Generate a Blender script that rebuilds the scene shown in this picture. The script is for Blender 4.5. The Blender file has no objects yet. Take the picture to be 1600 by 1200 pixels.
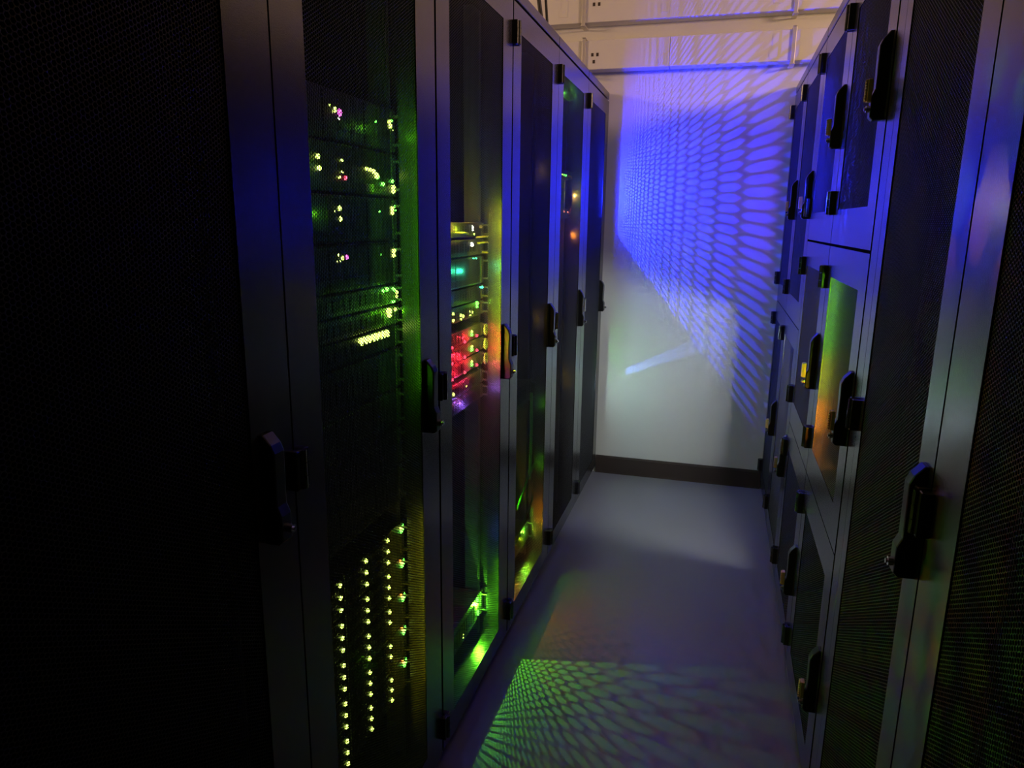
import bpy, bmesh, math, random
import numpy as np
from mathutils import Matrix, Vector

random.seed(4)
C = bpy.context.scene.collection
H_CAM = 1.366            # camera height
XL, XR = -0.594, 0.285   # front planes of the two rows of cabinets
YW = 3.84                # end wall
FACE = -0.068            # equipment face behind a door plane

# ------------------------------------------------------------------ materials
def new_mat(name):
    m = bpy.data.materials.new(name); m.use_nodes = True
    nt = m.node_tree; nt.nodes.clear()
    out = nt.nodes.new('ShaderNodeOutputMaterial')
    return m, nt, out

def pbr(name, col, rough=0.5, metal=0.0, spec=0.5, noise=0.0, nscale=40.0, bump=0.0, bscale=200.0, rvar=0.0, coat=0.0):
    m, nt, out = new_mat(name)
    b = nt.nodes.new('ShaderNodeBsdfPrincipled')
    b.inputs['Base Color'].default_value = (*col, 1)
    b.inputs['Roughness'].default_value = rough
    b.inputs['Metallic'].default_value = metal
    b.inputs['Specular IOR Level'].default_value = spec
    b.inputs['Coat Weight'].default_value = coat
    nt.links.new(b.outputs[0], out.inputs[0])
    tc = nt.nodes.new('ShaderNodeTexCoord')
    if noise or rvar:
        n = nt.nodes.new('ShaderNodeTexNoise'); n.inputs['Scale'].default_value = nscale
        n.inputs['Detail'].default_value = 5
        nt.links.new(tc.outputs['Object'], n.inputs['Vector'])
        if noise:
            r = nt.nodes.new('ShaderNodeMix'); r.data_type = 'RGBA'
            r.inputs[6].default_value = (*[c * (1 - noise) for c in col], 1)
            r.inputs[7].default_value = (*[min(1, c * (1 + noise)) for c in col], 1)
            nt.links.new(n.outputs['Fac'], r.inputs[0]); nt.links.new(r.outputs[2], b.inputs['Base Color'])
        if rvar:
            mr = nt.nodes.new('ShaderNodeMapRange')
            mr.inputs['To Min'].default_value = max(0.02, rough - rvar); mr.inputs['To Max'].default_value = rough + rvar
            mr.inputs['From Min'].default_value = 0.3; mr.inputs['From Max'].default_value = 0.7
            nt.links.new(n.outputs['Fac'], mr.inputs[0]); nt.links.new(mr.outputs[0], b.inputs['Roughness'])
    if bump:
        n2 = nt.nodes.new('ShaderNodeTexNoise'); n2.inputs['Scale'].default_value = bscale
        nt.links.new(tc.outputs['Object'], n2.inputs['Vector'])
        bp = nt.nodes.new('ShaderNodeBump'); bp.inputs['Strength'].default_value = bump
        bp.inputs['Distance'].default_value = 0.002
        nt.links.new(n2.outputs['Fac'], bp.inputs['Height']); nt.links.new(bp.outputs[0], b.inputs['Normal'])
    return m

def emit(name, col, s=1.0):
    m, nt, out = new_mat(name)
    e = nt.nodes.new('ShaderNodeEmission')
    e.inputs[0].default_value = (*col, 1); e.inputs[1].default_value = s
    nt.links.new(e.outputs[0], out.inputs[0])
    return m

M = dict(
    paint=pbr('rack_paint', (.022, .022, .026), .25, spec=.9, bump=.05, bscale=500),
    inner=pbr('rack_inside', (.075, .075, .078), .5),
    mesh=pbr('perforated_steel', (.014, .014, .016), .5, spec=.2),
    black=pbr('black_plastic', (.008, .008, .009), .35, spec=.4),
    hinge=pbr('hinge_black', (.012, .012, .012), .2, spec=.6),
    brass=pbr('brass', (.80, .58, .26), .45, metal=.8),
    chrome=pbr('chrome', (.75, .75, .78), .18, metal=1.0),
    wall=pbr('wall_paint', (.72, .71, .68), .55, spec=.35, bump=.12, bscale=180, noise=.02, nscale=6),
    ceil=pbr('ceiling_paint', (.74, .70, .64), .7, spec=.2, noise=.03, nscale=4),
    race=pbr('raceway_white', (.74, .72, .67), .42, spec=.4, noise=.03, nscale=5),
    floor=pbr('floor_vinyl', (.23, .22, .225), .42, spec=.5, noise=.16, nscale=2.6, rvar=.10, bump=.05, bscale=8),
    clip=pbr('galvanised_clip', (.62, .59, .53), .35, metal=.3),
    base=pbr('baseboard_rubber', (.050, .034, .029), .5),
    cable_black=pbr('cable_black', (.012, .012, .012), .5),
    srv=pbr('server_black', (.016, .016, .018), .45),
    srv_grey=pbr('server_grey', (.10, .10, .105), .45, metal=.2),
    srv_teal=pbr('server_green_bezel', (.10, .30, .22), .45),
    bezel=pbr('caddy_dark', (.022, .022, .024), .4),
    label=pbr('paper_label', (.55, .48, .34), .7),
    cab_y=pbr('cable_yellow', (.60, .50, .08), .5),
    cab_g=pbr('cable_green', (.12, .42, .08), .5),
    cab_o=pbr('cable_orange', (.75, .22, .04), .5),
    cab_t=pbr('cable_teal', (.05, .35, .25), .5),
    cab_w=pbr('cable_white', (.6, .6, .58), .5),
    led_g=emit('led_green', (2.0, 15, 1.0)),
    led_y=emit('led_yellow_green', (7.0, 10.0, 1.3)),
    led_b=emit('led_blue', (.8, 1.6, 14)),
    led_r=emit('led_red', (9, .5, .9)),
    led_m=emit('led_magenta', (7, .7, 4.5)),
    led_w=emit('led_white', (6, 6.5, 5)),
    led_o=emit('led_orange', (9, 2.6, .4)),
    led_t=emit('led_teal', (.8, 8, 4)),
)

# ------------------------------------------------------------------ helpers
def mesh_obj(name, bm, mat, parent=None, loc=None):
    me = bpy.data.meshes.new(name); bm.to_mesh(me); bm.free()
    o = bpy.data.objects.new(name, me); C.objects.link(o)
    if mat: me.materials.append(mat)
    if parent: o.parent = parent
    if loc: o.location = loc
    return o

def link_mesh(name, me, parent=None, loc=(0, 0, 0), scale=None):
    o = bpy.data.objects.new(name, me); C.objects.link(o)
    o.parent = parent; o.location = loc
    if scale: o.scale = (scale,) * 3 if isinstance(scale, (int, float)) else scale
    return o

def thing(name, label, cat, loc=(0, 0, 0), rotz=0.0, group=None):
    o = bpy.data.objects.new(name, None); C.objects.link(o)
    o.empty_display_size = .05
    o.location = loc; o.rotation_euler = (0, 0, rotz)
    o['label'] = label; o['category'] = cat
    if group: o['group'] = group
    return o

def tag(o, label, cat, group=None):
    o['label'] = label; o['category'] = cat
    if group: o['group'] = group
    return o

def struct(o):
    o['kind'] = 'structure'; return o

def box(bm, x0, x1, y0, y1, z0, z1, bev=0.0):
    r = bmesh.ops.create_cube(bm, size=1.0)
    vs = r['verts']
    bmesh.ops.scale(bm, vec=(x1 - x0, y1 - y0, z1 - z0), verts=vs)
    bmesh.ops.translate(bm, vec=((x0 + x1) / 2, (y0 + y1) / 2, (z0 + z1) / 2), verts=vs)
    if bev:
        es = list({e for v in vs for e in v.link_edges})
        bmesh.ops.bevel(bm, geom=es, offset=bev, segments=2, affect='EDGES', profile=.5)
    return vs

def boxes(name, lst, mat, parent=None, bev=0.0, loc=None):
    bm = bmesh.new()
    for b in lst: box(bm, *b, bev=bev)
    return mesh_obj(name, bm, mat, parent, loc)

def prism(bm, poly, axis, a0, a1):
    """extrude a 2-D polygon along an axis ('x','y','z'); poly in the other two axes in order"""
    def P(u, v, a):
        return {'x': (a, u, v), 'y': (u, a, v), 'z': (u, v, a)}[axis]
    A = [bm.verts.new(P(u, v, a0)) for u, v in poly]; B = [bm.verts.new(P(u, v, a1)) for u, v in poly]
    n = len(poly)
    bm.faces.new(A); bm.faces.new(B[::-1])
    for i in range(n): bm.faces.new((A[i], B[i], B[(i + 1) % n], A[(i + 1) % n]))
    bmesh.ops.recalc_face_normals(bm, faces=bm.faces)

def cyl(bm, p, axis, r, h, seg=20, r2=None):
    rot = {'z': Matrix(), 'x': Matrix.Rotation(math.pi / 2, 4, 'Y'), 'y': Matrix.Rotation(math.pi / 2, 4, 'X')}[axis]
    bmesh.ops.create_cone(bm, cap_ends=True, segments=seg, radius1=r, radius2=r if r2 is None else r2, depth=h,
                          matrix=Matrix.Translation(p) @ rot)

def tube(name, pts, r, mat, parent=None, seg=8):
    """round cable through points, as one mesh"""
    cu = bpy.data.curves.new(name, 'CURVE'); cu.dimensions = '3D'
    sp = cu.splines.new('NURBS'); sp.points.add(len(pts) - 1)
    for q, p in zip(sp.points, pts): q.co = (*p, 1)
    sp.use_endpoint_u = True; sp.order_u = min(4, len(pts))
    cu.bevel_depth = r; cu.bevel_resolution = 3; cu.resolution_u = 10; cu.use_fill_caps = True
    t = bpy.data.objects.new('tmp', cu); C.objects.link(t)
    dg = bpy.context.evaluated_depsgraph_get()
    me = bpy.data.meshes.new_from_object(t.evaluated_get(dg)); me.name = name
    bpy.data.objects.remove(t); bpy.data.curves.remove(cu)
    me.materials.clear(); me.materials.append(mat)
    for p in me.polygons: p.use_smooth = True
    o = bpy.data.objects.new(name, me); C.objects.link(o)
    if parent: o.parent = parent
    return o

_hex = {}
def hex_mesh(w, h, p=0.0060, web=0.20, t=0.0010):
    """perforated sheet in the y-z plane (front at x=0): honeycomb of holes, real openings with walls of the sheet's thickness"""
    key = (round(w, 4), round(h, 4), t)
    if key in _hex: return _hex[key]
    R = p / math.sqrt(3); dy = 1.5 * R
    nc = int(w / dy) + 1; nr = int(h / p) + 1
    ii, jj = np.meshgrid(np.arange(nc), np.arange(nr), indexing='ij')
    cy = (ii * dy).ravel(); cz = (jj * p + (ii % 2) * p / 2).ravel()
    n = len(cy)
    ang = np.arange(6) * math.pi / 3
    oy = cy[:, None] + R * np.cos(ang); oz = cz[:, None] + R * np.sin(ang)
    q = np.round(np.stack([oy, oz], -1).reshape(-1, 2) / (p * .05)).astype(np.int64)
    uq, first, inv = np.unique(q, axis=0, return_index=True, return_inverse=True)
    inv = inv.reshape(-1)
    outer = np.stack([oy.ravel()[first], oz.ravel()[first]], -1); no = len(outer)
    k = 1 - web
    iy = (cy[:, None] + k * R * np.cos(ang)).ravel(); iz = (cz[:, None] + k * R * np.sin(ang)).ravel()
    V = np.zeros((no + 12 * n, 3), np.float32)
    V[:no, 1:] = outer
    V[no:no + 6 * n, 1] = iy; V[no:no + 6 * n, 2] = iz
    V[no + 6 * n:, 0] = -t; V[no + 6 * n:, 1] = iy; V[no + 6 * n:, 2] = iz
    o = inv.reshape(n, 6); a = no + np.arange(6 * n).reshape(n, 6); b = a + 6 * n
    f1 = np.stack([o, np.roll(o, -1, 1), np.roll(a, -1, 1), a], -1).reshape(-1, 4)
    f2 = np.stack([a, np.roll(a, -1, 1), np.roll(b, -1, 1), b], -1).reshape(-1, 4)
    F = np.concatenate([f1, f2]).astype(np.int32)
    me = bpy.data.meshes.new('mesh_panel')
    me.vertices.add(len(V)); me.vertices.foreach_set('co', V.ravel())
    me.loops.add(F.size); me.loops.foreach_set('vertex_index', F.ravel())
    me.polygons.add(len(F)); me.polygons.foreach_set('loop_start', np.arange(0, F.size, 4, dtype=np.int32))
    me.update(calc_edges=True); me.validate()
    me.materials.append(M['mesh'])
    _hex[key] = me
    return me

_led = {}
def led_mesh(mat):
    if mat not in _led:
        bm = bmesh.new(); bmesh.ops.create_icosphere(bm, subdivisions=2, radius=1.0)
        me = bpy.data.meshes.new('led'); bm.to_mesh(me); bm.free()
        for p in me.polygons: p.use_smooth = True
        me.materials.append(M[mat]); _led[mat] = me
    return _led[mat]

# ------------------------------------------------------------------ shared hardware meshes (front is +x, z from 0)
def build_handle_meshes():
    L = .162
    bm = bmesh.new()      # swing handle: long slim body, sloped top end, rounded foot
    prof = [(-.002, 0), (.020, 0), (.026, .006), (.026, .044), (.020, .058), (.021, .136), (.016, .148), (.004, L), (-.002, L)]
    prism(bm, prof, 'y', -.0135, .0135)
    es = [e for e in bm.edges if abs(e.verts[0].co.y - e.verts[1].co.y) < 1e-6]
    bmesh.ops.bevel(bm, geom=es, offset=.003, segments=2, affect='EDGES', profile=.5)
    body = bpy.data.meshes.new('grip'); bm.to_mesh(body); bm.free(); body.materials.append(M['black'])
    bm = bmesh.new()      # combination dial block, ridged on its outer side
    box(bm, .026, .034, -.004, .015, .034, .076, bev=.0012)
    for k in range(3):
        box(bm, .0335, .0375, -.003 + k * .006, .001 + k * .006, .035, .075, bev=.0012)
    for k in range(7):
        z = .0375 + k * .0054
        box(bm, .036, .0395, .0135, .0155, z, z + .0034, bev=.0006)
    dial = bpy.data.meshes.new('dial'); bm.to_mesh(dial); bm.free(); dial.materials.append(M['brass'])
    bm = bmesh.new()
    cyl(bm, (.028, .006, .021), 'x', .0065, .010, 20)
    cyl(bm, (.0345, .006, .021), 'x', .0035, .003, 16)
    key = bpy.data.meshes.new('key_cylinder'); bm.to_mesh(key); bm.free(); key.materials.append(M['chrome'])
    bm = bmesh.new()      # hinge: two leaves and knuckles on a pin
    box(bm, -.002, .016, -.017, -.004, 0, .062, bev=.002)
    box(bm, -.002, .016, .004, .017, 0, .062, bev=.002)
    for a, b in ((0.001, .020), (.0215, .0405), (.042, .061)):
        cyl(bm, (.014, 0, (a + b) / 2), 'z', .0075, b - a, 16)
    hinge = bpy.data.meshes.new('hinge'); bm.to_mesh(hinge); bm.free(); hinge.materials.append(M['hinge'])
    return body, dial, key, hinge
HANDLE, DIAL, KEY, HINGE = build_handle_meshes()

CAB_H, CAB_D = 2.0, 1.02

def cabinet(label, row, y_hinge, w, m0, m1, doors, group, dials, gap=0.004, post=0.0, sheet=.0010):
    """row 'L' faces +x, row 'R' faces -x. local: x=0 door front, y from the hinge side (0) to w, z up.
    doors: (z0, z1, mesh z0, mesh z1, handle z). post: fixed end post between door and the cabinet's near end"""
    if row == 'L': t = thing('server_cabinet', label, 'server cabinet', (XL, y_hinge, 0), 0, group)
    else: t = thing('server_cabinet', label, 'server cabinet', (XR, y_hinge, 0), math.pi, group)
    s = .012; fr = -.043
    bm = bmesh.new()
    e = .0015
    box(bm, -CAB_D, fr, e, s, 0.02, CAB_H - .02)                       # sides
    box(bm, -CAB_D, fr, w - s, w - e, 0.02, CAB_H - .02)
    box(bm, -CAB_D, -CAB_D + .01, s, w - s, .02, CAB_H - .02)          # back
    box(bm, -CAB_D, 0, e, w - e, CAB_H - .033, CAB_H, bev=.003)        # roof with front lip
    box(bm, -CAB_D, -.03, e, w - e, 0, .034)                           # plinth
    box(bm, fr - .03, fr, s, .034, .034, CAB_H - .033)                 # front frame posts
    box(bm, fr - .03, fr, w - .034, w - s, .034, CAB_H - .033)
    for d in doors[1:]:
        zz = d[1]
        box(bm, fr - .03, fr, .034, w - .034, zz - .012, zz + .016)    # cross rail and shelf between compartments
        box(bm, -CAB_D + .01, fr - .03, s, w - s, zz - .002, zz + .004)
    if post: box(bm, fr, -.001, w - post + .004, w - e, .034, CAB_H - .037, bev=.002)
    mesh_obj('cabinet_body', bm, M['paint'], t)
    rails = []                                                          # 19 inch mounting rails with square holes
    yc = w / 2 - (post / 2 if post else 0)
    for sgn in (-1, 1):
        y0 = yc + sgn * .2425
        bm = bmesh.new()
        box(bm, FACE - .012, FACE - .010, min(y0, y0 - sgn * .020), max(y0, y0 - sgn * .020), .06, CAB_H - .06)
        box(bm, FACE - .06, FACE - .010, min(y0, y0 - sgn * .002), max(y0, y0 - sgn * .002), .06, CAB_H - .06)
        mesh_obj('mounting_rail', bm, M['inner'], t)
    dw = w - post
    y0d, y1d = gap / 2, dw - gap / 2
    for (z0, z1, mz0, mz1, hz) in doors:
        bm = bmesh.new()                                                # hollow door: face frame plus folded-back edges
        tk = .0016
        def ring(xa, xb, ya, yb, za, zb, wa, wb, wz0, wz1):
            box(bm, xa, xb, ya, wa, za, zb); box(bm, xa, xb, wb, yb, za, zb)
            box(bm, xa, xb, wa, wb, za, wz0); box(bm, xa, xb, wa, wb, wz1, zb)
        ring(-tk, 0, y0d, y1d, z0, z1, m0, m1, mz0, mz1)                # face
        ring(-.040, -tk, y0d, y1d, z0, z1, y0d + tk, y1d - tk, z0 + tk, z1 - tk)   # outer edges
        ring(-.040, -tk, m0 - tk, m1 + tk, mz0 - tk, mz1 + tk, m0, m1, mz0, mz1)   # returns around the opening
        d = mesh_obj('door', bm, M['paint'], t)
        hm = hex_mesh(round(m1 - m0 + .010, 3), round(mz1 - mz0 + .010, 3), t=.0004 if len(doors) == 3 else sheet)
        link_mesh('mesh_panel', hm, d, (-.0022, m0 - .004, mz0 - .004))
        hy = dw - (.037 if post else .034 if row == 'R' else .066)
        h = link_mesh('handle', HANDLE, t, (0, hy, hz))
        if dials: link_mesh('lock_dial', DIAL, h)
        link_mesh('key_cylinder', KEY, h)
        zs = (mz1 - .035, mz0 - .012) if len(doors) > 1 else (mz1 - .045, (mz0 + mz1) / 2 - .025, mz0 - .012)
        for z in zs: link_mesh('hinge', HINGE, t, (0, 0.0, z))
    return t

FULL = [(.037, 1.958, .102, 1.888, .912)]
FULL_R = [(.037, 1.958, .102, 1.888, .893)]
HALF = [(1.002, 1.958, 1.090, 1.888, 1.386), (.037, .998, .115, .915, .438)]
THIRD = [(1.318, 1.958, 1.405, 1.888, 1.567), (.664, 1.311, .750, 1.232, .903), (.037, .660, .115, .572, .250)]

LY = [.317 + .586 * k for k in range(6)]
LG = 'tall server cabinets in the row with glowing racks'
left_labels = [
    'unlit tall server cabinet nearest the viewer, left of the one with green drive lights',
    'tall server cabinet with columns of green drive lights behind its lower mesh door',
    'tall server cabinet with red and yellow-green glow behind its mesh door',
    'tall server cabinet with dark blue mesh door and orange glow near its bottom',
    'tall server cabinet with small coloured cables showing high in its mesh door',
    'tall server cabinet glowing blue, last in its row beside the white end wall',
]
for i, y in enumerate(LY):
    cabinet(left_labels[i], 'L', y, .586, .084, .488, FULL, LG, False, gap=.016 if i == 2 else .004, sheet=(.0010, .0010, .0008, .0006, .0006, .0010)[i])

RG = 'server cabinets with stacked locker doors'
cabinet('two-door server cabinet touching the white end wall, in the row with combination locks', 'R', 3.838, .538, .055, .458, HALF, RG, True)
cabinet('two-door server cabinet second from the white end wall, in the row with combination locks', 'R', 3.298, .563, .055, .473, HALF, RG, True)
cabinet('three-door server cabinet between the two-door cabinets and the one with green-lit mesh', 'R', 2.733, .566, .062, .466, THIRD, RG, True)
cabinet('three-door server cabinet with green-lit middle mesh door', 'R', 2.165, .640, .070, .482, THIRD, RG, True, post=.072)
NG = 'server cabinets with one full-height dark mesh door opposite the green drive lights'
cabinet('dark full-height mesh cabinet next to the three-door locker cabinet', 'R', 1.523, .520, .045, .448, FULL_R, NG, False)
cabinet('dark full-height mesh cabinet cut off by the picture edge, opposite the unlit one', 'R', 1.001, .586, .115, .510, FULL_R, NG, False)

# ------------------------------------------------------------------ room shell
def struct_boxes(name, lst, mat): return struct(boxes(name, lst, mat))
struct_boxes('floor', [(-3.6, 3.4, -3.0, 4.05, -.1, 0)], M['floor'])
struct_boxes('wall_back', [(-3.6, 3.4, YW + .004, YW + .12, 0, 2.95)], M['wall'])
struct_boxes('ceiling', [(-3.6, 3.4, -3.0, YW, 2.95, 3.05)], M['ceil'])
bm = bmesh.new()
prism(bm, [(YW + .004, 0), (YW - .010, 0), (YW - .008, .010), (YW - .004, .088), (YW - .001, .098), (YW + .004, .098)], 'x', XL + .002, XR - .002)
struct(mesh_obj('baseboard_back', bm, M['base']))

# ------------------------------------------------------------------ raceways on the end wall
def raceway(label, z0, z1, plates, joints, sockets, clips):
    t = thing('wall_raceway', label, 'cable raceway', (0, YW + .003, z0), 0, 'cable raceways on the end wall')
    h = z1 - z0
    bm = bmesh.new()
    xs = [-2.0] + joints + [1.6]
    for a, b in zip(xs, xs[1:]):
        box(bm, a + .0008, b - .0008, -.085, 0, 0, h, bev=.003)
    mesh_obj('channel', bm, M['race'], t)
    for x, a, b, w in plates:                                          # cover tabs
        bm = bmesh.new()
        prism(bm, [(x, a), (x + w, a), (x + w, b), (x + w * .25, b), (x + w * .25, a + .045), (x - .004, a + .030), (x - .004, a + .018), (x, a + .010)], 'y', -.0875, -.084)
        mesh_obj('cover_plate', bm, M['race'], t)
    for x, z in sockets:
        boxes('socket', [(x, x + .012, -.0868, -.084, z, z + .016)], M['base'], t, bev=.001)
    for x in clips:
        bm = bmesh.new()
        box(bm, x - .009, x + .009, -.097, -.0905, -.018, h + .012, bev=.002)
        box(bm, x - .009, x + .009, -.097, -.004, h + .006, h + .012, bev=.002)
        box(bm, x - .012, x + .012, -.100, -.004, -.018, -.012, bev=.002)
        mesh_obj('clip', bm, M['clip'], t)
    return t
raceway('white wall raceway just above the white end wall panel, lower of the two', 2.098, 2.232,
        [(.150, .012, .120, .034), (-.350, .006, .052, .034)], [-.303], [(-.680, .060), (-.655, .060), (-.672, .028)], [-.716, .250])
raceway('white wall raceway along the top picture edge, upper of the two', 2.312, 2.470,
        [(-.350, .026, .120, .034), (.150, .030, .120, .034), (-.842, .030, .150, .040)], [-1.3, .9], [(-.680, .072), (-.655, .072)], [-.722, .246])

# ------------------------------------------------------------------ loose black cables over the left row
for k, (dx, lab) in enumerate(((0, 'thin black cable hanging above the left cabinets, nearer the wall corner'),
                               (-.035, 'thin black cable hanging above the left cabinets, the thicker one'))):
    o = tube('power_cable', [(-.80 + dx * .4, 3.36 + dx, 2.004), (-.80 + dx * .3, 3.36 + dx * .6, 2.15), (-.815 + dx * .8, 3.34 + dx, 2.30),
                             (-.82 + dx, 3.30 + dx, 2.55), (-.80 + dx, 3.28, 2.948)], .006 + .003 * k, M['cable_black'])
    tag(o, lab, 'cable', 'black cables above the cabinets')

# ------------------------------------------------------------------ equipment
def rack_world(i):                 # world position of rack i's equipment frame: face plane, centre y
    return XL + FACE, LY[i] + .293

def put_leds(root, leds, yc, z0):
    for (y, z, kind, r) in leds:
        link_mesh('led', led_mesh('led_' + kind), root, (.0015, y - yc, z - z0), r * 1.3)

def chassis(t, h, mat, depth=.55, hw=.218, x0=0.0):
    boxes('chassis', [(x0 - depth, x0, -hw, hw, .0015, h - .0015)], mat, t, bev=.0015)

def ears(t, h, mat):
    for s in (-1, 1):
        bm = bmesh.new()
        box(bm, -.003, .002, min(s * .216, s * .2355), max(s * .216, s * .2355), .002, h - .002, bev=.0008)
        box(bm, .002, .022, s * .226 - .003, s * .226 + .003, h * .15, h * .15 + .005)
        box(bm, .002, .022, s * .226 - .003, s * .226 + .003, h * .85 - .005, h * .85)
        box(bm, .018, .023, s * .226 - .003, s * .226 + .003, h * .15, h * .85, bev=.001)
        mesh_obj('mounting_ear', bm, mat, t)

def server(i, z0, z1, label, leds=(), mat='srv', bays=0, depth=.55, group=None, name='rack_server', labels=(), vents=True, ear=True, x0=0.0):
    xw, yc = rack_world(i); h = z1 - z0
    t = thing(name, label, 'network switch' if 'switch' in name else 'server', (xw + x0, yc, z0), 0, group)
    chassis(t, h, M[mat], depth)
    if ear: ears(t, h, M['inner'])
    if bays:
        n = bays; w = .40 / n
        for k in range(n):
            y = -.205 + k * w
            bm = bmesh.new(); box(bm, -.001, .004, y + .001, y + w - .001, .006, h - .006, bev=.001)
            box(bm, .004, .007, y + .004, y + w - .004, h * .25, h * .25 + .003)
            mesh_obj('drive_caddy', bm, M['bezel'], t)
    elif vents:
        bm = bmesh.new()
        for k in range(16):
            y = -.17 + k * .021
            box(bm, -.001, .002, y, y + .016, h * .25, h * .75)
        mesh_obj('vent_grille', bm, M['bezel'], t)
    for (y0, y1, a, b) in labels:
        boxes('asset_label', [(.0042, .0052, y0 - yc, y1 - yc, a - z0, b - z0)], M['label'], t)
    put_leds(t, leds, yc, z0)
    return t

g, yv, r_, mg, wt, og, bl, te = 'g', 'y', 'r', 'm', 'w', 'o', 'b', 't'
sg = 'rack servers behind the door with green drive lights'
server(1, 1.500, 1.586, 'rack server with a magenta light, topmost lit unit behind the green-light door',
       [(1.167, 1.556, yv, .0028), (1.174, 1.546, yv, .0026), (1.183, 1.551, yv, .0045), (1.199, 1.548, mg, .0055), (1.196, 1.538, wt, .003),
        (1.339, 1.551, g, .003), (1.405, 1.559, yv, .0032), (1.409, 1.551, yv, .0036), (1.416, 1.562, g, .002), (1.419, 1.545, yv, .0014)],
       bays=8, group=sg)
server(1, 1.412, 1.498, 'rack server with a red dot, pale label and slanted row of green lights',
       [(1.124, 1.469, yv, .0034), (1.126, 1.450, yv, .0034), (1.206, 1.469, yv, .002), (1.206, 1.449, yv, .0016), (1.196, 1.439, yv, .002), (1.217, 1.439, r_, .003),
        (1.300, 1.461, yv, .0026), (1.313, 1.460, yv, .0030), (1.328, 1.458, yv, .0034), (1.340, 1.451, yv, .0045), (1.346, 1.448, g, .003),
        (1.368, 1.436, g, .003), (1.415, 1.432, yv, .0042), (1.416, 1.424, yv, .0040), (1.412, 1.444, g, .003)],
       labels=[(1.290, 1.322, 1.419, 1.433)], vents=False, group=sg)
server(1, 1.324, 1.410, 'rack server with two yellow-green lights one above the other, third lit unit down',
       [(1.186, 1.385, yv, .0046), (1.188, 1.367, yv, .0042), (1.169, 1.380, yv, .0022), (1.171, 1.372, yv, .002), (1.345, 1.382, g, .0028),
        (1.409, 1.389, yv, .0038), (1.409, 1.381, yv, .0036), (1.420, 1.394, g, .0022), (1.423, 1.386, g, .0018)], bays=8, group=sg)
server(1, 1.236, 1.322, 'rack server with a bright pink-red status light, fourth lit unit down',
       [(1.206, 1.299, mg, .0042), (1.189, 1.298, yv, .004), (1.176, 1.304, yv, .0028), (1.170, 1.292, yv, .0024), (1.180, 1.292, yv, .0026),
        (1.345, 1.298, g, .0026), (1.411, 1.303, yv, .0038), (1.411, 1.294, yv, .0036), (1.420, 1.306, g, .002)], bays=8, group=sg)
server(1, 1.192, 1.234, 'slim rack server with a cluster of small green lights above the brightest one',
       [(1.356, 1.224, g, .0026), (1.374, 1.226, g, .0034), (1.402, 1.226, g, .002), (1.410, 1.222, g, .0026), (1.419, 1.216, yv, .0034), (1.418, 1.207, yv, .003),
        (1.399, 1.197, g, .0022), (1.408, 1.197, g, .002)], mat='srv_grey', group=sg)
server(1, 1.148, 1.190, 'slim rack server with the brightest green light at its right end',
       [(1.379, 1.180, yv, .0056), (1.382, 1.171, yv, .0040), (1.412, 1.180, yv, .003)], mat='srv_grey', group=sg)
server(1, 1.100, 1.146, 'network switch with a row of eight yellow link lights',
       [(1.251 + k * .0166, 1.1365, yv, .0048) for k in range(8)] + [(1.251 + k * .0166 + .006, 1.130, yv, .0028) for k in range(8)], name='network_switch', group=None)
for k, z in enumerate((1.010, .922, .834, .746)):
    server(1, z, z + .086, ('dark unlit rack server under the switch with yellow link lights', 'dark unlit rack server, second under the switch with yellow link lights',
                            'dark unlit rack server, second above the stacked drive shelves', 'dark unlit rack server right above the stacked drive shelves')[k],
           [], bays=8 if k % 2 else 0, group='unlit servers above the drive shelves')

ords = ['topmost', 'second', 'middle', 'fourth', 'lowest']
XW, YC = rack_world(1)
COLS = [1.025, 1.130, 1.237, 1.339]
off = {(2, 2, 3), (3, 2, 3)}
for k in range(5):
    z1 = .694 - .0862 * k; z0 = z1 - .0855; h = z1 - z0
    t = thing('drive_shelf', f'drive shelf with rows of green drive lights, {ords[k]} of the five stacked shelves', 'drive shelf', (XW, YC, z0), 0, 'drive shelves with green lights')
    chassis(t, h, M['srv_grey']); ears(t, h, M['inner'])
    for rr in range(3):
        zz = h - .0135 - rr * .0262
        for cidx, yy in enumerate(COLS):
            yl = yy - YC
            bm = bmesh.new()
            box(bm, -.001, .0035, yl - .088, yl + .0125, zz - .0115, zz + .0125, bev=.0012)
            box(bm, .0035, .0065, yl - .080, yl - .012, zz - .006, zz + .005, bev=.001)
            d = mesh_obj('drive_caddy', bm, M['bezel'], t)
            if (k, rr, cidx) not in off:
                link_mesh('led', led_mesh('led_y'), d, (.0040, yl, zz), (.0040, .0044, .0052))
    zc = h - .0155
    ye = 1.411 - YC
    for (dy, dz, kind, r) in ((0, 0, yv, .0034), (.002, -.009, g, .0030), (.011, .003, g, .0024), (.012, -.008, g, .0020)):
        link_mesh('led', led_mesh('led_' + kind), t, (.0026, ye + dy, zc + dz), r * 1.25)
    if k: link_mesh('led', led_mesh('led_o'), t, (.0026, ye - .006, zc + .008), .0030)

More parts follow.
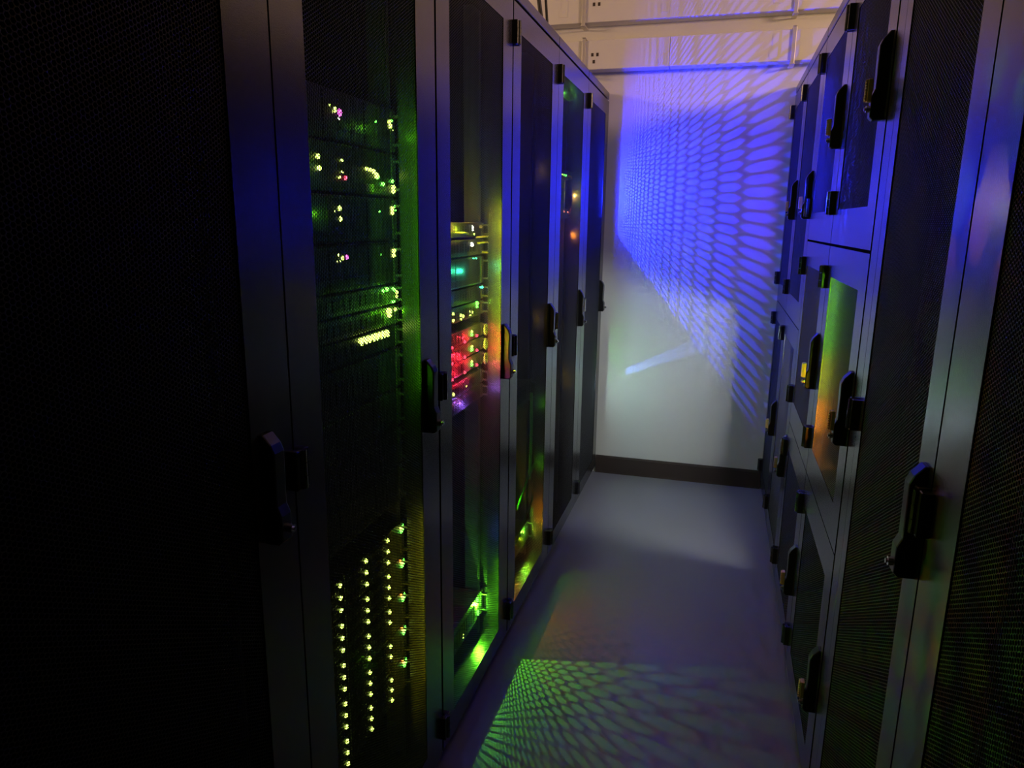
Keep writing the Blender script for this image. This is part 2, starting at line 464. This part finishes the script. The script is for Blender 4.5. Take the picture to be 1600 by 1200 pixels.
# cabinet with the red glow
rg = 'servers behind the red-glowing door'
server(2, 1.322, 1.364, 'slim server with an orange-white light at the top of the red-glowing cabinet',
       [(1.916, 1.350, wt, .0036), (1.917, 1.343, wt, .0034), (1.932, 1.331, yv, .0022)], group=rg, labels=[(1.970, 1.992, 1.347, 1.354)])
server(2, 1.272, 1.318, 'slim server with a round pale light beside looped cables',
       [(1.911, 1.303, wt, .0050)], mat='srv_grey', group=rg)
server(2, 1.190, 1.270, 'server with a pale green front panel and two teal lights',
       [(1.924, 1.263, te, .0030), (1.946, 1.263, te, .0032)], mat='srv_teal', group=rg, bays=4)
server(2, 1.145, 1.188, 'slim server with one teal light under the pale green panel', [(2.001, 1.179, te, .0034), (1.988, 1.180, te, .002)], mat='srv', group=rg)
server(2, 1.100, 1.143, 'slim server with a green-lit square port and two white-green lights',
       [(1.955, 1.137, g, .0048), (1.955, 1.128, g, .0036), (1.762, 1.129, yv, .0034), (1.762, 1.112, yv, .0034), (1.818, 1.119, yv, .0036), (1.838, 1.114, yv, .0036),
        (1.824, 1.108, yv, .0024), (1.893, 1.121, yv, .0024), (1.914, 1.116, yv, .0030), (1.898, 1.110, yv, .002)], mat='srv_grey', group=rg)
for k, z in enumerate((1.058, 1.015, .972)):
    t = server(2, z - .021, z + .0205, f'slim red-lit server with a round metal ring, {("topmost", "middle", "lowest")[k]} of three',
               [(1.909, z - .004, g, .0044), (1.912, z + .004, yv, .0030), (1.955, z - .017 + .003, r_, .0036), (1.851, z - .020 + .004, r_, .0036), (1.751, z - .020 + .004, r_, .0036)],
               mat='srv_grey', group=rg, vents=False)
    yc2 = rack_world(2)[1]
    bm = bmesh.new()
    bmesh.ops.create_circle(bm, segments=8, radius=.0022)
    ring = bpy.data.meshes.new('handle_ring')
    bm.free(); bm = bmesh.new()
    n1, n2, R1, R2 = 28, 8, .0140, .0034
    vv = [[bm.verts.new((R2 * math.sin(b * 2 * math.pi / n2) + .012, (R1 + R2 * math.cos(b * 2 * math.pi / n2)) * math.cos(a * 2 * math.pi / n1),
                         (R1 + R2 * math.cos(b * 2 * math.pi / n2)) * math.sin(a * 2 * math.pi / n1))) for b in range(n2)] for a in range(n1)]
    for a in range(n1):
        for b in range(n2):
            bm.faces.new((vv[a][b], vv[(a + 1) % n1][b], vv[(a + 1) % n1][(b + 1) % n2], vv[a][(b + 1) % n2]))
    bmesh.ops.recalc_face_normals(bm, faces=bm.faces)
    mesh_obj('pull_ring', bm, M['cab_w'], t, (.004, 1.996 - yc2, .0205))
    bm = bmesh.new()
    for q in range(12): box(bm, -.001, .003, -.20 + q * .022, -.20 + q * .022 + .017, .008, .033, bev=.001)
    mesh_obj('vent_grille', bm, M['bezel'], t)
server(2, .895, .938, 'slim server with a single green light below the red-lit ones', [(1.865, .914, yv, .0022), (1.758, .914, yv, .0040)], mat='srv_grey', group=rg)
server(2, .850, .893, 'slim server with a violet glow below the red-lit ones', [], mat='srv_grey', group=rg)
server(2, .130, .216, 'bottom server with two bright green lights low in the red-glowing cabinet',
       [(1.960, .207, g, .0040), (1.962, .200, g, .0036), (1.968, .158, g, .0040), (1.970, .150, g, .0036), (1.831, .158, yv, .002), (1.829, .151, yv, .002)], mat='srv_grey', group=rg)

def cable(label, pts, r, mat, grp): return tag(tube('network_cable', pts, r, M[mat]), label, 'cable', grp)
xf = XW
cg = 'network cables in the red-glowing cabinet'
cable('yellow cable running straight across the top of the red-glowing cabinet', [(xf + .014, 1.74, 1.336), (xf + .018, 1.79, 1.335), (xf + .016, 1.83, 1.336), (xf + .010, 1.856, 1.333)], .0028, 'cab_y', cg)
cable('yellow-green looped cable beside the round pale light', [(xf + .006, 1.95, 1.306), (xf + .020, 1.985, 1.310), (xf + .026, 2.026, 1.306), (xf + .026, 2.044, 1.290), (xf + .022, 2.026, 1.276), (xf + .008, 1.985, 1.280)], .0030, 'cab_y', cg)
cable('yellow-green cable rising to the side rail of the red-glowing cabinet', [(xf + .010, 1.93, 1.322), (xf + .022, 1.98, 1.325), (xf + .028, 2.02, 1.322), (xf + .034, 2.045, 1.335), (xf + .030, 2.052, 1.360)], .0028, 'cab_y', cg)
cable('yellow-green cable dropping from the rail towards the loop', [(xf + .032, 2.048, 1.338), (xf + .028, 2.040, 1.315), (xf + .026, 2.030, 1.300)], .0026, 'cab_g', cg)

# cabinet with the orange glow: patch leads
xf4 = XW
g4 = 'green cables in the cabinet with the orange glow'
cable('green cable sagging across, upper one in the orange-glow cabinet', [(xf4 + .02, 2.35, .352), (xf4 + .025, 2.46, .424), (xf4 + .022, 2.60, .46), (xf4 + .012, 2.80, .455)], .0045, 'cab_g', g4)
cable('green cable sagging across, lower one in the orange-glow cabinet', [(xf4 + .02, 2.34, .22), (xf4 + .025, 2.46, .292), (xf4 + .022, 2.60, .325), (xf4 + .012, 2.80, .33)], .0045, 'cab_g', g4)
cable('green cable hanging straight down in the orange-glow cabinet', [(xf4 + .015, 2.555, .74), (xf4 + .018, 2.56, .60), (xf4 + .018, 2.552, .48), (xf4 + .014, 2.55, .40)], .0060, 'cab_g', g4)
server(3, .130, .216, 'bottom server beside the orange glow', [(2.30, .19, og, .004), (2.33, .19, og, .004)], mat='srv_grey', group='servers in the orange-glow cabinet')
server(3, .700, .786, 'server above the green cables in the orange-glow cabinet', [], mat='srv_grey', group='servers in the orange-glow cabinet')

# cabinet with multicoloured cables
g5 = 'short coloured cables high in the fifth cabinet'
cols = ['cab_o', 'cab_g', 'cab_o', 'cab_t', 'cab_y']; cn = ['thin orange', 'green', 'thick orange', 'teal', 'yellow']
for k in range(5):
    y = 3.17 + .042 * k
    cable(f'{cn[k]} cable high in the cabinet beside the blue-glowing one',
          [(xf + .006, y, 1.56), (xf + .030, y + .01, 1.555), (xf + .038, y + .012, 1.50), (xf + .030, y + .008, 1.44), (xf + .012, y, 1.40)], .0058 if k != 0 else .004, cols[k], g5)
server(4, 1.540, 1.583, 'patch panel switch feeding the short coloured cables', [(3.10, 1.56, g, .003), (3.14, 1.56, g, .003), (3.06, 1.56, yv, .003)], name='network_switch')
server(4, 1.380, 1.423, 'patch panel switch where the short coloured cables end', [(3.20, 1.41, og, .003), (3.12, 1.41, og, .003)], name='network_switch')
server(4, 1.860, 1.903, 'slim server with a green light at the top of the cabinet with coloured cables', [(3.276, 1.893, g, .006)])

# blue-glowing cabinet
g6 = 'servers in the blue-glowing cabinet'
server(5, 1.480, 1.523, 'slim server with a bright blue light in the last cabinet of the row', [(3.593, 1.500, bl, .0030)], group=g6, x0=-.030)
server(5, .490, .576, 'shallow server above the slot in the blue-glowing cabinet', [], group=g6, depth=.05)
server(5, .286, .372, 'shallow server third from the floor in the blue-glowing cabinet', [], group=g6, depth=.05)  # added to stop slot light spilling down onto the floor
server(5, .198, .284, 'shallow server second from the floor in the blue-glowing cabinet', [], group=g6, depth=.05)  # added below it, closes the rest of the downward spill
server(5, 1.392, 1.4785, 'server right below the bright blue light in the last cabinet of the row', [], group=g6, bays=8)  # added so its top edge cuts the blue beam off downwards
server(5, .374, .461, 'shallow server below the slot in the blue-glowing cabinet', [], group=g6, depth=.05)

tag(tube('trunk_cable', [(XL - .036, 3.470, z) for z in (.70, 1.0, 1.3, 1.6, 1.9)] + [(XL - .05, 3.470, 1.955)], .018, M['cable_black'], seg=12),  # added to block the blue LED towards the near frames opposite
    'thick black trunk cable hanging behind the mesh of the blue-glowing cabinet', 'cable')

# ------------------------------------------------------------------ lights: the LEDs of the equipment, added fill lights, and lamps of the neighbouring aisles
def point(name, loc, col, p, r=0.0):
    l = bpy.data.lights.new(name, 'POINT'); l.energy = p; l.color = col; l.shadow_soft_size = r
    o = bpy.data.objects.new(name, l); C.objects.link(o); o.location = loc
    return o
def area(name, loc, target, col, p, sx, sy):
    l = bpy.data.lights.new(name, 'AREA'); l.shape = 'RECTANGLE'; l.size = sx; l.size_y = sy; l.energy = p; l.color = col
    o = bpy.data.objects.new(name, l); C.objects.link(o); o.location = loc
    o.rotation_euler = (Vector(target) - Vector(loc)).to_track_quat('-Z', 'Y').to_euler()
    return o
XI = XL + FACE
point('led_light_blue', (-.680, 3.593, 1.50), (.008, .016, 1), 125, .0004)
point('led_light_blue', (-.668, 3.585, 1.50), (.008, .016, 1), 30, .02)  # softer blue source added to fill the honeycomb shadows
point('led_light_blue_slot', (-.780, 3.597, .432), (.10, .2, 1), 24, .0008)
point('led_light_white_low', (XI + .006, 3.590, .52), (.66, .92, 1), 4, .01)
point('led_light_green_mid', (XI + .008, 3.600, .68), (.15, 1, .03), 1.3, .002)
point('led_light_amber', (XR + .13, 2.77, .72), (1, .86, .38), 9, .006)  # added amber fill for the end wall, no visible source
point('led_light_amber', (XR + .30, 2.20, 1.0), (1, .84, .26), 9, .006)  # second amber fill, added for the wall's left edge
point('led_light_white_far', (-.800, 3.585, .78), (.75, .95, .95), 2.5, .004)  # added white fill for the lower wall
point('led_light_white_far', (XR + .13, 2.80, .885), (.90, 1, .97), 46, .02)  # stronger white fill added behind the opposite row, for the lower wall
LX = XL + FACE + .018
G, YG, AM, RD, OR = (.16, 1, .008), (.6, 1, .01), (1, .62, .06), (1, .012, .03), (1, .30, .015)
def glow(y, z, col, p, x=LX, r=0.0): point('led_light', (x, y, z), col, p, r)  # bodiless point lights added to spread coloured glow behind the doors
def strip(name, y, z0, z1, col, p, x=XR + .030):  # added area lights that brighten the door returns, not LED bars
    area(name, (x, y, (z0 + z1) / 2), (x, y + 1, (z0 + z1) / 2), col, p, .012, z1 - z0)
strip('led_strip_green', 1.30, 1.14, 1.58, G, .65, XL - .022)
strip('led_strip_green', 1.32, 1.00, 1.16, G, .12, XL - .022)
strip('led_strip_yellow', 1.31, .26, .70, (.9, .8, .01), .35, XL - .022)
for z in (1.43, 1.215): glow(1.39, z, G, .05)
glow(1.375, 1.178, G, .20)
glow(1.110, 1.455, G, .05); glow(1.12, 1.374, G, .04); glow(1.02, 1.25, G, .03); glow(1.31, 1.535, G, .04)
glow(1.24, .45, G, .02)
strip('led_strip_amber', 1.88, 1.27, 1.42, (.9, .85, .01), .45, XL - .020)
strip('led_strip_yellow', 1.88, .95, 1.27, YG, 1.5, XL - .020)
strip('led_strip_green', 1.88, .11, .30, G, .5, XL - .020)
glow(1.93, 1.135, G, .10)
glow(1.88, 1.05, RD, .5); glow(1.81, 1.01, RD, 1.2); glow(1.88, .985, RD, .5); glow(1.77, .97, RD, .7); glow(1.86, .935, (1, .02, .10), .9)
glow(1.85, .865, (.30, .12, 1), .45); glow(1.84, 1.235, (.03, 1, .42), .45); glow(1.745, 1.17, (.06, .25, 1), .25)
glow(1.80, 1.345, YG, .40); glow(1.955, 1.39, AM, .30); glow(1.72, 1.42, G, .5)
point('led_light_green_floor', (LX - .010, 1.963, .185), (.16, 1, .02), 6.0, .0004)
point('led_light_green_floor', (LX - .010, 2.535, .185), (.20, 1, .03), .8, .0006)
point('led_light_blue_floor', (LX - .010, 1.66, .30), (.1, .15, 1), .8, .002)
glow(2.37, .40, G, .20); glow(2.40, .66, G, .08); glow(2.24, .150, OR, 1.6); glow(2.36, .135, OR, .7); glow(2.52, .16, YG, .15)
glow(3.12, 1.885, G, .35); glow(3.14, 1.475, AM, 1.6, LX + .02); glow(3.05, 1.48, (.3, 1, .1), .6, LX + .02); glow(3.05, 1.31, OR, .8)
glow(1.76, 1.355, AM, .5)  # amber light added for the lock dials opposite
glow(3.43, 1.63, (.01, .03, 1), 3.5); glow(3.43, 1.47, (.01, .03, 1), 2.5); glow(3.39, .62, (.3, .4, 1), .6)
def spot(name, loc, target, col, p, deg):
    l = bpy.data.lights.new(name, 'SPOT'); l.energy = p; l.color = col; l.shadow_soft_size = .02; l.spot_size = math.radians(deg); l.spot_blend = 1.0
    o = bpy.data.objects.new(name, l); C.objects.link(o); o.location = loc
    o.rotation_euler = (Vector(target) - Vector(loc)).to_track_quat('-Z', 'Y').to_euler()
spot('led_lens_orange', (LX, 1.05, .96), (XR, .945, 1.12), OR, 16, 11)  # unseen spot added to put orange light on the opposite frame
spot('led_lens_green', (LX, 1.05, .50), (XR, .95, .40), G, 8, 24)  # unseen spot added for green light low on the same frame
glow(2.30, 1.56, AM, .15, XL - .11); glow(2.32, .98, AM, .15, XL - .11); glow(2.86, .60, AM, .3, XL - .11)  # unseen amber lights added to light up the lock dials
strip('led_strip_green', 1.93, .99, 1.23, (.26, 1, .02), .6)  # added behind the middle door to light its mesh green
strip('led_strip_yellow', 1.93, .87, .99, (.75, .85, .02), .35)
strip('led_strip_orange', 1.93, .76, .86, OR, .5)
strip('led_strip_blue', 2.50, 1.42, 1.86, (.02, .02, 1), 1.8)  # added behind the upper doors to tint their mesh blue
strip('led_strip_blue', 3.07, 1.12, 1.86, (.05, .03, 1), 1.8)
strip('led_strip_blue', 3.62, 1.12, 1.86, (.3, .08, 1), 1.2)
area('aisle_lamp_left', (-2.7, 2.0, 2.44), (-.2, 3.8, 2.2), (1, .62, .36), 20, .6, .3)
area('aisle_lamp_right', (2.4, 1.8, 2.42), (-.2, 3.8, 2.2), (1, .62, .36), 42, .6, .3)

w = bpy.data.worlds.new('World'); bpy.context.scene.world = w; w.use_nodes = True
w.node_tree.nodes['Background'].inputs[0].default_value = (0, 0, 0, 1)

# ------------------------------------------------------------------ camera
cam = bpy.data.cameras.new('camera'); co = bpy.data.objects.new('camera', cam); C.objects.link(co)
cam.sensor_width = 36; cam.lens = 36 * 1128 / 1600; cam.clip_start = .02
R = [(0.9614791, 0.0710498, -0.26553693), (0.27463939, -0.20806014, 0.93876737), (0.01145158, -0.97553211, -0.21955856)]
co.matrix_world = Matrix([[r[0], -r[1], -r[2], t] for r, t in zip(R, (0, 0, H_CAM))] + [[0, 0, 0, 1]])
sc = bpy.context.scene; sc.camera = co
sc.view_settings.view_transform = 'Standard'; sc.view_settings.look = 'None'
sc.view_settings.exposure = 0; sc.view_settings.gamma = 1; sc.view_settings.use_curve_mapping = False
sc.cycles.use_denoising = True
sc.cycles.max_bounces = 8; sc.cycles.diffuse_bounces = 4; sc.cycles.glossy_bounces = 4
